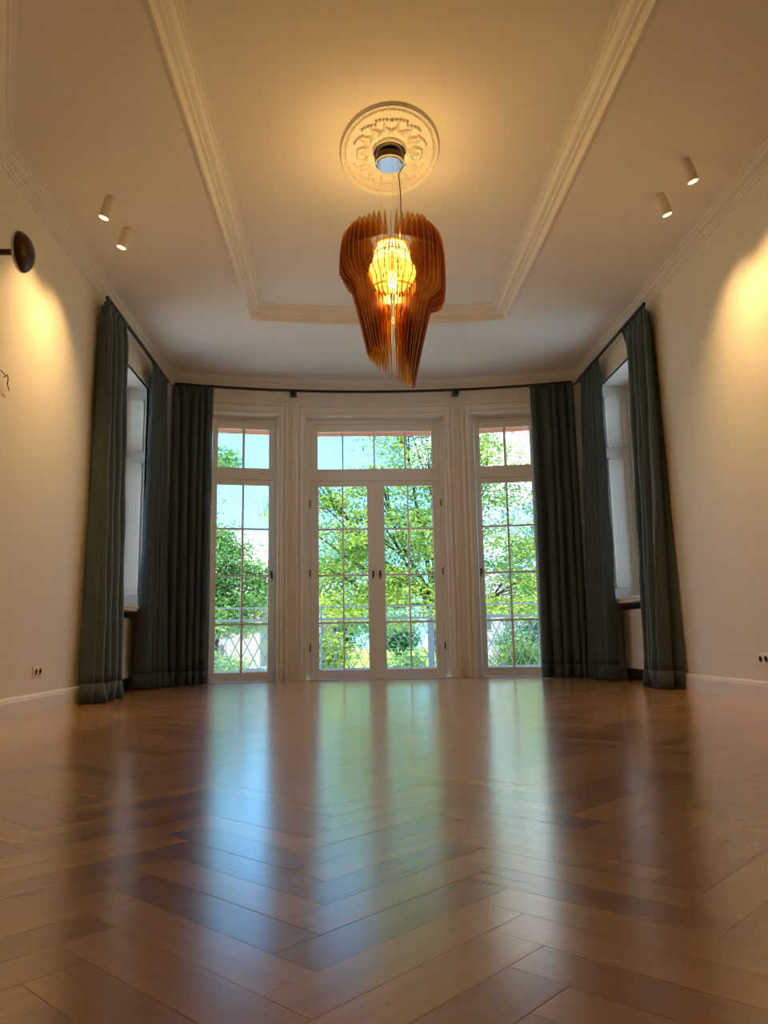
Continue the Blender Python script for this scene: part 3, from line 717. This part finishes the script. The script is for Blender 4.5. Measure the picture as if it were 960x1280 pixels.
# ------------------------------------------------------------------ wall things
e = empty('wall_sconce', (-W, 4.745, 3.03), 0, 'bronze mushroom-shaped wall lamp high on the left wall at the frame edge', 'wall lamp')
def latx(prof, n=32):
    m = MB().lathe(prof, n); m.v = [(z, x, y) for x, y, z in m.v]; return m
latx([(.045, 0), (.045, .012), (.020, .020)]).build('wall_plate', 'bronze', e, smooth=35)
latx([(.026, .010), (.022, .05), (.020, .12), (.021, .18), (.030, .215), (.034, .222)]).build('stem', 'bronze', e, smooth=35)
latx([(.03, .216), (.120, .212), (.131, .216), (.133, .224), (.128, .240), (.110, .262), (.080, .282), (.040, .294), (.003, .297)]).build('shade', 'bronze', e, smooth=35)
latx([(.133, .214), (.136, .220), (.133, .230)]).build('rim', 'steel', e, smooth=35)
# loose wire
pts = [(0, -.16, .03), (.02, -.10, .045), (.03, -.055, .03), (.03, -.075, .005), (.03, -.05, .02), (.028, -.02, .045), (.026, .0, .02), (.02, .005, -.015), (.015, .05, -.045)]
e = MB().tube(pts, .0035, 6).build('loose_wire', 'cord', smooth=True); e.location = (-W + .004, 5.10, 2.27); e['label'] = 'thin curled loose wire sticking out of the left wall'; e['category'] = 'wire'
def socket(x, y, z, sg, label):
    e = empty('wall_socket', (x, y, z), 0, label, 'socket', group='ivory double wall sockets')
    def bx(mb, x0, x1, a, b, c, d): mb.box((min(-sg * x0, -sg * x1), a, c), (max(-sg * x0, -sg * x1), b, d))
    m = MB(); bx(m, 0, .010, -.080, .080, -.042, .042); m.build('plate', 'plastic', e, bevel=.004)
    for k in (-1, 1):
        m = MB().lathe([(.029, 0), (.029, .004), (.025, .004), (.023, -.001), (.003, -.001)], 20)
        m.v = [(-sg * (z_ + .010), k * .038 + a, b) for a, b, z_ in m.v]; o = m.build('outlet', 'plastic', e, smooth=30)
        for dz in (-.009, .009):
            mm = MB().tube([(-sg * .009, k * .038 + dz, 0), (-sg * .0115, k * .038 + dz, 0)], .004, 8); mm.build('pin_hole', 'dark', o)
        
        for ez in (.018, -.026): mm = MB(); bx(mm, .0095, .0125, k * .038 - .004, k * .038 + .004, ez, ez + .008); mm.build('earth_contact', 'gold', o)
    return e
socket(-W, 5.92, .300, -1, 'ivory double socket low on the left wall above the baseboard')
socket(W, 5.535, .302, 1, 'ivory double socket low on the right wall at the frame edge')
# strap plate on the left reveal
e = MB().box((-2.965, NY1 - .014, 1.41), (-2.935, NY1, 1.68)).box((-2.957, NY1 - .02, 1.44), (-2.943, NY1 - .014, 1.56)).build('strap_plate', 'plastic', bevel=.004)
e['label'] = 'narrow blind strap plate on the left niche reveal'; e['category'] = 'strap plate'

# ------------------------------------------------------------------ balcony
b = MB().arc(-.52, .52, RW + .42, 10.55, -.30, -.06, 28).build('balcony_floor', 'stone'); b['label'] = 'pale stone balcony slab outside the bow'; b['category'] = 'balcony'
rl = empty('balcony_railing', (0, YC, 0), 0, 'grey-blue metal balcony railing with diamond lattice outside the windows', 'railing')
def bar_arc(z0, z1, r0, r1, name):
    m = MB().arc(-.40, .40, r0, r1, z0, z1, 36); m.v = [(a, y - YC, c) for a, y, c in m.v]; return m.build(name, 'rail', rl)
bar_arc(.940, .962, 10.30, 10.34, 'handrail'); bar_arc(.765, .800, 10.28, 10.36, 'middle_rail'); bar_arc(.728, .742, 10.30, 10.34, 'lattice_top'); bar_arc(.075, .10, 10.30, 10.34, 'bottom_rail')
P = lambda t, z, r=10.32: (r * sin(t), r * cos(t), z)
dt = .0158; z0, z1 = .10, .73; lean = .031
for i in range(-24, 25):
    t = i * dt
    for d, rr_ in ((1, 10.312), (-1, 10.328)): MB().bar(P(t - d * lean / 2, z0, rr_), P(t + d * lean / 2, z1, rr_), .013, .010, up=(sin(t), cos(t), 0)).build('lattice_bar', 'rail', rl)
for t in (-.355, -.221, -.074, .076, .223, .357):
    m = MB().box((-.014, -.014, -.06), (.014, .014, .95)); o = m.build('post', 'rail', rl); o.location = P(t, 0); o.rotation_euler[2] = -t
for t in (-.295, -.185, -.15, .0, .15, .185, .295):
    m = MB().box((-.008, -.008, .80), (.008, .008, .94)); o = m.build('short_post', 'rail', rl); o.location = P(t, 0); o.rotation_euler[2] = -t
g = MB().box((-.045, -.045, -.06), (.045, .045, .76)).build('railing_pier', 'rail', bevel=.004); g.location = (.80, YC + 10.44, 0); g['label'] = 'square grey pier just behind the lattice right of the double door'; g['category'] = 'pier'
# awnings
for i, (t, hw_, side) in enumerate(((-TH, .47, 'left window'), (0, .95, 'middle double door'), (TH, .47, 'right window'))):
    r = RW + .62; e = empty('awning', (r * sin(t), YC + r * cos(t), 0), -t, 'rolled-up salmon pink awning outside above the %s' % side, 'awning')
    MB().tube([(-hw_, 0, 3.44), (hw_, 0, 3.44)], .05, 14).build('roll', 'awning', e, smooth=40)
    m = MB(); n = 18
    for k in range(n):
        x0 = -hw_ + 2 * hw_ * k / n; x1 = x0 + 2 * hw_ / n; m.box((x0, -.003 + .004 * (k % 2), 3.265), (x1, .003 + .004 * (k % 2), 3.43))
    m.build('valance', 'awning', e)
    for s in (-1, 1): MB().box((s * (hw_ + .01) - .01, -.2, 3.41), (s * (hw_ + .01) + .01, .03, 3.47)).build('bracket', 'rail', e)

# ------------------------------------------------------------------ garden
GZ = -1.25
g = MB().box((-80, 9.9, GZ - .3), (80, 130, GZ)).build('ground', 'grass', kind='structure'); g['label'] = 'sunlit green lawn beyond the balcony'; g['category'] = 'lawn'
M['gravel'] = mat('bounce_gravel', (.66, .62, .56), .9, noise=(14, .12, .3))
g = MB().box((-16, 10.0, GZ), (16, 30, GZ + .012)).build('bounce_terrace', 'gravel', kind='structure'); g['label'] = 'unseen pale gravel added outside to bounce neutral sunlight onto the ceiling'; g['category'] = 'bounce_terrace'  # pale ground out of view, added to bounce neutral sunlight onto the ceiling
def leaves(rs, blobs, size, name, m, par, flat=.5):
    V = []; T_ = []
    for (c, r, ncl, per) in blobs:
        d = rs.normal(size=(ncl, 3)); d /= np.linalg.norm(d, axis=1)[:, None]; rad = rs.uniform(.25, 1, ncl) ** .45
        cc = np.array(c) + d * np.array(r) * rad[:, None]
        cs = np.repeat(cc, per, 0); tone = np.repeat(rs.uniform(0, 1, ncl), per)
        n = len(cs); sg = .16 * (r[0] + r[2]) / 2 + .10
        p = cs + rs.normal(size=(n, 3)) * np.array([sg, sg, sg * flat])
        a = rs.normal(size=(n, 3)); a[:, 2] *= .5; a /= np.linalg.norm(a, axis=1)[:, None]
        b_ = np.cross(a, rs.normal(size=(n, 3)) * [.6, .6, 1.6]); b_ /= np.linalg.norm(b_, axis=1)[:, None]
        s = size * rs.uniform(.6, 1.3, n)[:, None]
        V.append(np.stack([p - a * s, p - b_ * s * .42, p + a * s, p + b_ * s * .42], 1).reshape(-1, 3)); T_.append(np.clip(tone * .65 + rs.uniform(0, .35, n), 0, 1))
    V = np.concatenate(V); T_ = np.concatenate(T_); n = len(T_)
    me = bpy.data.meshes.new(name); me.vertices.add(n * 4); me.loops.add(n * 4); me.polygons.add(n)
    me.vertices.foreach_set('co', V.ravel().astype('f')); me.loops.foreach_set('vertex_index', np.arange(n * 4, dtype='i'))
    me.polygons.foreach_set('loop_start', np.arange(0, n * 4, 4, dtype='i'))
    me.update(calc_edges=True)
    at = me.attributes.new('tone', 'FLOAT', 'FACE'); at.data.foreach_set('value', T_.astype('f'))
    me.materials.append(M[m]); o = bpy.data.objects.new(name, me); col.objects.link(o); o.parent = par; o['kind'] = 'stuff'; return o
def tree(name, label, base, trunk_h, r0, blobs, size, m, seed, group='garden trees beyond the balcony', flat=.5, cat='tree'):
    rs = np.random.RandomState(seed); rr = random.Random(seed)
    e = empty(name, base, 0, label, cat, group=group)
    bl = [((c[0] - base[0], c[1] - base[1], c[2] - base[2]), r, n, p) for c, r, n, p in blobs]
    if trunk_h:
        mb = MB(); top = Vector((rr.uniform(-.3, .3), rr.uniform(-.3, .3), trunk_h))
        mb.tube([(0, 0, -.1), (top.x * .3, top.y * .3, trunk_h * .5), top], [r0 * 1.25, r0, r0 * .8], 10); mb.build('trunk', 'bark', e, smooth=True)
        br = MB()
        for c, r, n, p in bl:
            q = Vector(c); mid = top.lerp(q, .5) + Vector((0, 0, -.25)); br.tube([top, mid, q], [r0 * .38, r0 * .20, r0 * .07], 7)
            for k in range(5):
                q2 = q + Vector((rr.uniform(-1, 1) * r[0], rr.uniform(-1, 1) * r[1], rr.uniform(-.6, .8) * r[2])) * .85
                br.tube([mid.lerp(q, .5), q.lerp(q2, .5) + Vector((0, 0, .1)), q2], [r0 * .12, r0 * .07, r0 * .03], 5)
        br.build('branches', 'bark', e, smooth=True, kind='stuff')
    leaves(rs, bl, size, 'foliage', m, e, flat); return e
# big light-green tree straight ahead, reaching over both the door and the right window
tree('leafy_tree', 'large bright green feathery tree filling the middle door and right window view', (1.9, 18.5, GZ), 2.6, .20,
     [((1.6, 18, 4.9), (1.5, 1.5, 1.2), 60, 120), ((.6, 17.8, 2.9), (1.5, 1.4, .8), 52, 120), ((2.4, 18.2, 2.9), (1.7, 1.6, 1.0), 62, 120), ((3.0, 18.0, 4.5), (1.0, 1.2, 1.1), 34, 120),
      ((-.5, 17.6, 3.2), (.95, 1.0, .75), 42, 85), ((-.3, 17.6, 1.6), (1.2, 1.1, .8), 50, 120), ((1.3, 17.4, 1.4), (1.4, 1.1, .7), 56, 120), ((3.4, 17.8, 1.6), (1.2, 1.1, .8), 44, 120), ((.9, 18.0, 6.0), (.9, 1.1, .7), 40, 120),
      ((-1.9, 17.5, 3.45), (.55, .5, .30), 7, 80), ((-1.0, 17.4, 3.9), (.5, .5, .35), 8, 70), ((.25, 17.6, 4.1), (.7, .7, .4), 24, 80)], .055, 'leaf_bright', 1, flat=.35)
tree('leafy_tree', 'broad mid-green tree standing at the left window, crown left of the sky gap', (-4.9, 24.5, GZ), 2.5, .20,
     [((-4.7, 24, 3.0), (.95, 1.3, 1.2), 80, 100), ((-3.7, 24, 2.0), (.95, 1.2, 1.2), 80, 100), ((-5.0, 24.2, 1.4), (1.2, 1.3, .9), 60, 100), ((-4.9, 24, 6.1), (.85, .9, .75), 34, 100), ((-5.9, 24, 4.4), (1.1, 1.1, 1.4), 60, 100)], .075, 'leaf_mid', 2)
tree('leafy_tree', 'cool green tree behind the lattice at the right window edge', (6.2, 25.5, GZ), 2.0, .18,
     [((5.9, 25, 2.6), (1.2, 1.2, 1.6), 80, 100), ((6.8, 25, 4.6), (1.3, 1.2, 1.0), 60, 100), ((5.6, 24.8, .2), (1.2, 1.0, 1.0), 80, 100), ((8.2, 25, 3.4), (1.4, 1.2, 2.2), 60, 100)], .07, 'leaf_cool', 4)
tree('leafy_tree', 'dark-trunked tree behind the left leaf of the double door', (-1.2, 28.0, GZ), 3.0, .22,
     [((-1.6, 28.5, 2.6), (1.2, 1.0, 1.2), 50, 100), ((-.2, 29, 3.6), (1.3, 1.0, 1.0), 40, 100), ((.6, 28.5, 1.6), (1.2, 1.0, 1.2), 50, 100)], .075, 'leaf_mid', 9)
tree('added_side_tree', 'unseen leafy tree added outside the left niche window to temper its blue skylight', (-8.0, 9.0, GZ), 1.8, .15, [((-8, 9, 2.2), (1.2, 2.2, 1.6), 60, 60), ((-8, 6.5, 1.6), (1.2, 1.6, 1.6), 50, 60)], .09, 'leaf_bright', 71, 'unseen trees added beside the house')  # both trees are out of view, added to temper blue skylight in the niches
tree('added_side_tree', 'unseen leafy tree added outside the right niche window to temper its blue skylight', (8.0, 9.0, GZ), 1.8, .15, [((8, 9, 2.2), (1.2, 2.2, 1.6), 60, 60), ((8, 6.5, 1.6), (1.2, 1.6, 1.6), 50, 60)], .09, 'leaf_bright', 72, 'unseen trees added beside the house')
# shrubs
for (x, y, z, rx, rz, n, mm, sd, lab) in ((-3.3, 14.6, -.3, .55, .85, 90, 'leaf_cool', 31, 'bushy blue-green shrub behind the lattice at the left window'), (-.8, 13.6, -.1, .5, .95, 100, 'leaf_bright', 32, 'bright green shrub behind the left leaf of the double door'),
    (.75, 14.0, -.2, .45, .6, 60, 'leaf_mid', 33, 'rounded shrub behind the meeting stiles of the double door'), (2.5, 13.0, -.15, .42, .7, 100, 'leaf_bright', 34, 'yellow-green shrub behind the lattice at the right window'), (3.7, 14.6, -.2, .5, .8, 90, 'leaf_cool', 35, 'dark green shrub at the right window beside the curtain'), (-3.7, 19.5, -.45, 1.0, .75, 130, 'leaf_mid', 36, 'low spreading shrub in front of the white house')):
    tree('garden_shrub', lab, (x, y, GZ), .5, .04, [((x, y, z), (rx * .8, rx * .8, rz * .8), n, 50)], .045, mm, sd, 'garden shrubs near the balcony', cat='shrub')
# background belt
rb = random.Random(5)
ORD = ['leftmost', 'second from the left', 'third from the left', 'fourth from the left', 'fifth from the left', 'sixth from the left', 'seventh from the left', 'eighth from the left', 'eighth from the right', 'seventh from the right', 'sixth from the right', 'fifth from the right', 'fourth from the right', 'third from the right', 'second from the right', 'rightmost']
for i in range(16):
    x = -38 + i * 5.2 + rb.uniform(-.3, .3); y = 64 + (i % 2) * 5; hh = rb.uniform(3.4, 5.2) if x > -2 else rb.uniform(1.5, 2.6)
    if -14 < x < -4: hh = 2.0
    kind = i % 3
    tree('distant_tree', 'distant %s tree, %s in the background belt behind the lawn' % (('dark green', 'mid-green', 'blue-green')[kind], ORD[i]), (x, y, GZ), 1.5, .25,
         [((x, y, GZ + hh * .55), (1.5, 1.2, hh * .42), 90, 40)], .24, ['leaf_cool', 'leaf_mid', 'leaf_cool'][kind], 50 + i, 'distant trees behind the garden')
# houses
def house(x0, x1, y0_, y1_, zt, zr, wall, roof, wins, label):
    e = empty('house', ((x0 + x1) / 2, (y0_ + y1_) / 2, GZ), 0, label, 'house'); cx, cy = (x0 + x1) / 2, (y0_ + y1_) / 2
    MB().box((x0 - cx, y0_ - cy, 0), (x1 - cx, y1_ - cy, zt - GZ)).build('walls', wall, e)
    a, b = x0 - cx - .3, x1 - cx + .3; c, d = y0_ - cy - .4, y1_ - cy + .4; z = zt - GZ; t = zr - GZ
    MB().add([(a, c, z), (b, c, z), (b, d, z), (a, d, z), (a + .8, 0, t), (b - .8, 0, t)], [(0, 1, 5, 4), (1, 2, 5), (2, 3, 4, 5), (3, 0, 4), (3, 2, 1, 0)]).build('roof', roof, e)
    for wx, wz, ww, wh in wins:
        f = MB().box((wx - cx - ww / 2 - .06, y0_ - cy - .05, wz - GZ - .06), (wx - cx + ww / 2 + .06, y0_ - cy + .02, wz - GZ + wh + .06)).build('window_frame', 'render', e)
        for k in (-1, 1): MB().box((wx - cx + (k - 1) * ww / 4 + .01 - (0), y0_ - cy - .07, wz - GZ), (wx - cx + (k + 1) * ww / 4 - .02, y0_ - cy - .04, wz - GZ + wh)).build('pane', 'glassdark', f)
    return e
house(-12.5, -5.6, 44, 51, 1.45, 3.4, 'render', 'roof', [(-8.3, .75, .45, .55), (-7.5, .75, .45, .55), (-8.6, -.25, .45, .55), (-7.8, -.25, .45, .55), (-9.6, .75, .5, .55), (-6.5, .75, .45, .55)], 'white house with small dark windows and brown roof seen through the left window')
house(6.6, 12.5, 46, 54, 2.3, 4.9, 'slate', 'slate', [(7.6, .9, .6, .8), (9.0, .9, .6, .8), (10.4, .9, .6, .8)], 'grey-violet house with slate roof behind the trees at the right window')
g = MB().box((-7.0, 30, GZ), (-3.2, 30.25, -.55)).box((-7.05, 29.95, -.55), (-3.15, 30.3, -.48)).build('garden_wall', 'render'); g['label'] = 'low white garden wall beyond the lattice at the left window'; g['category'] = 'garden wall'
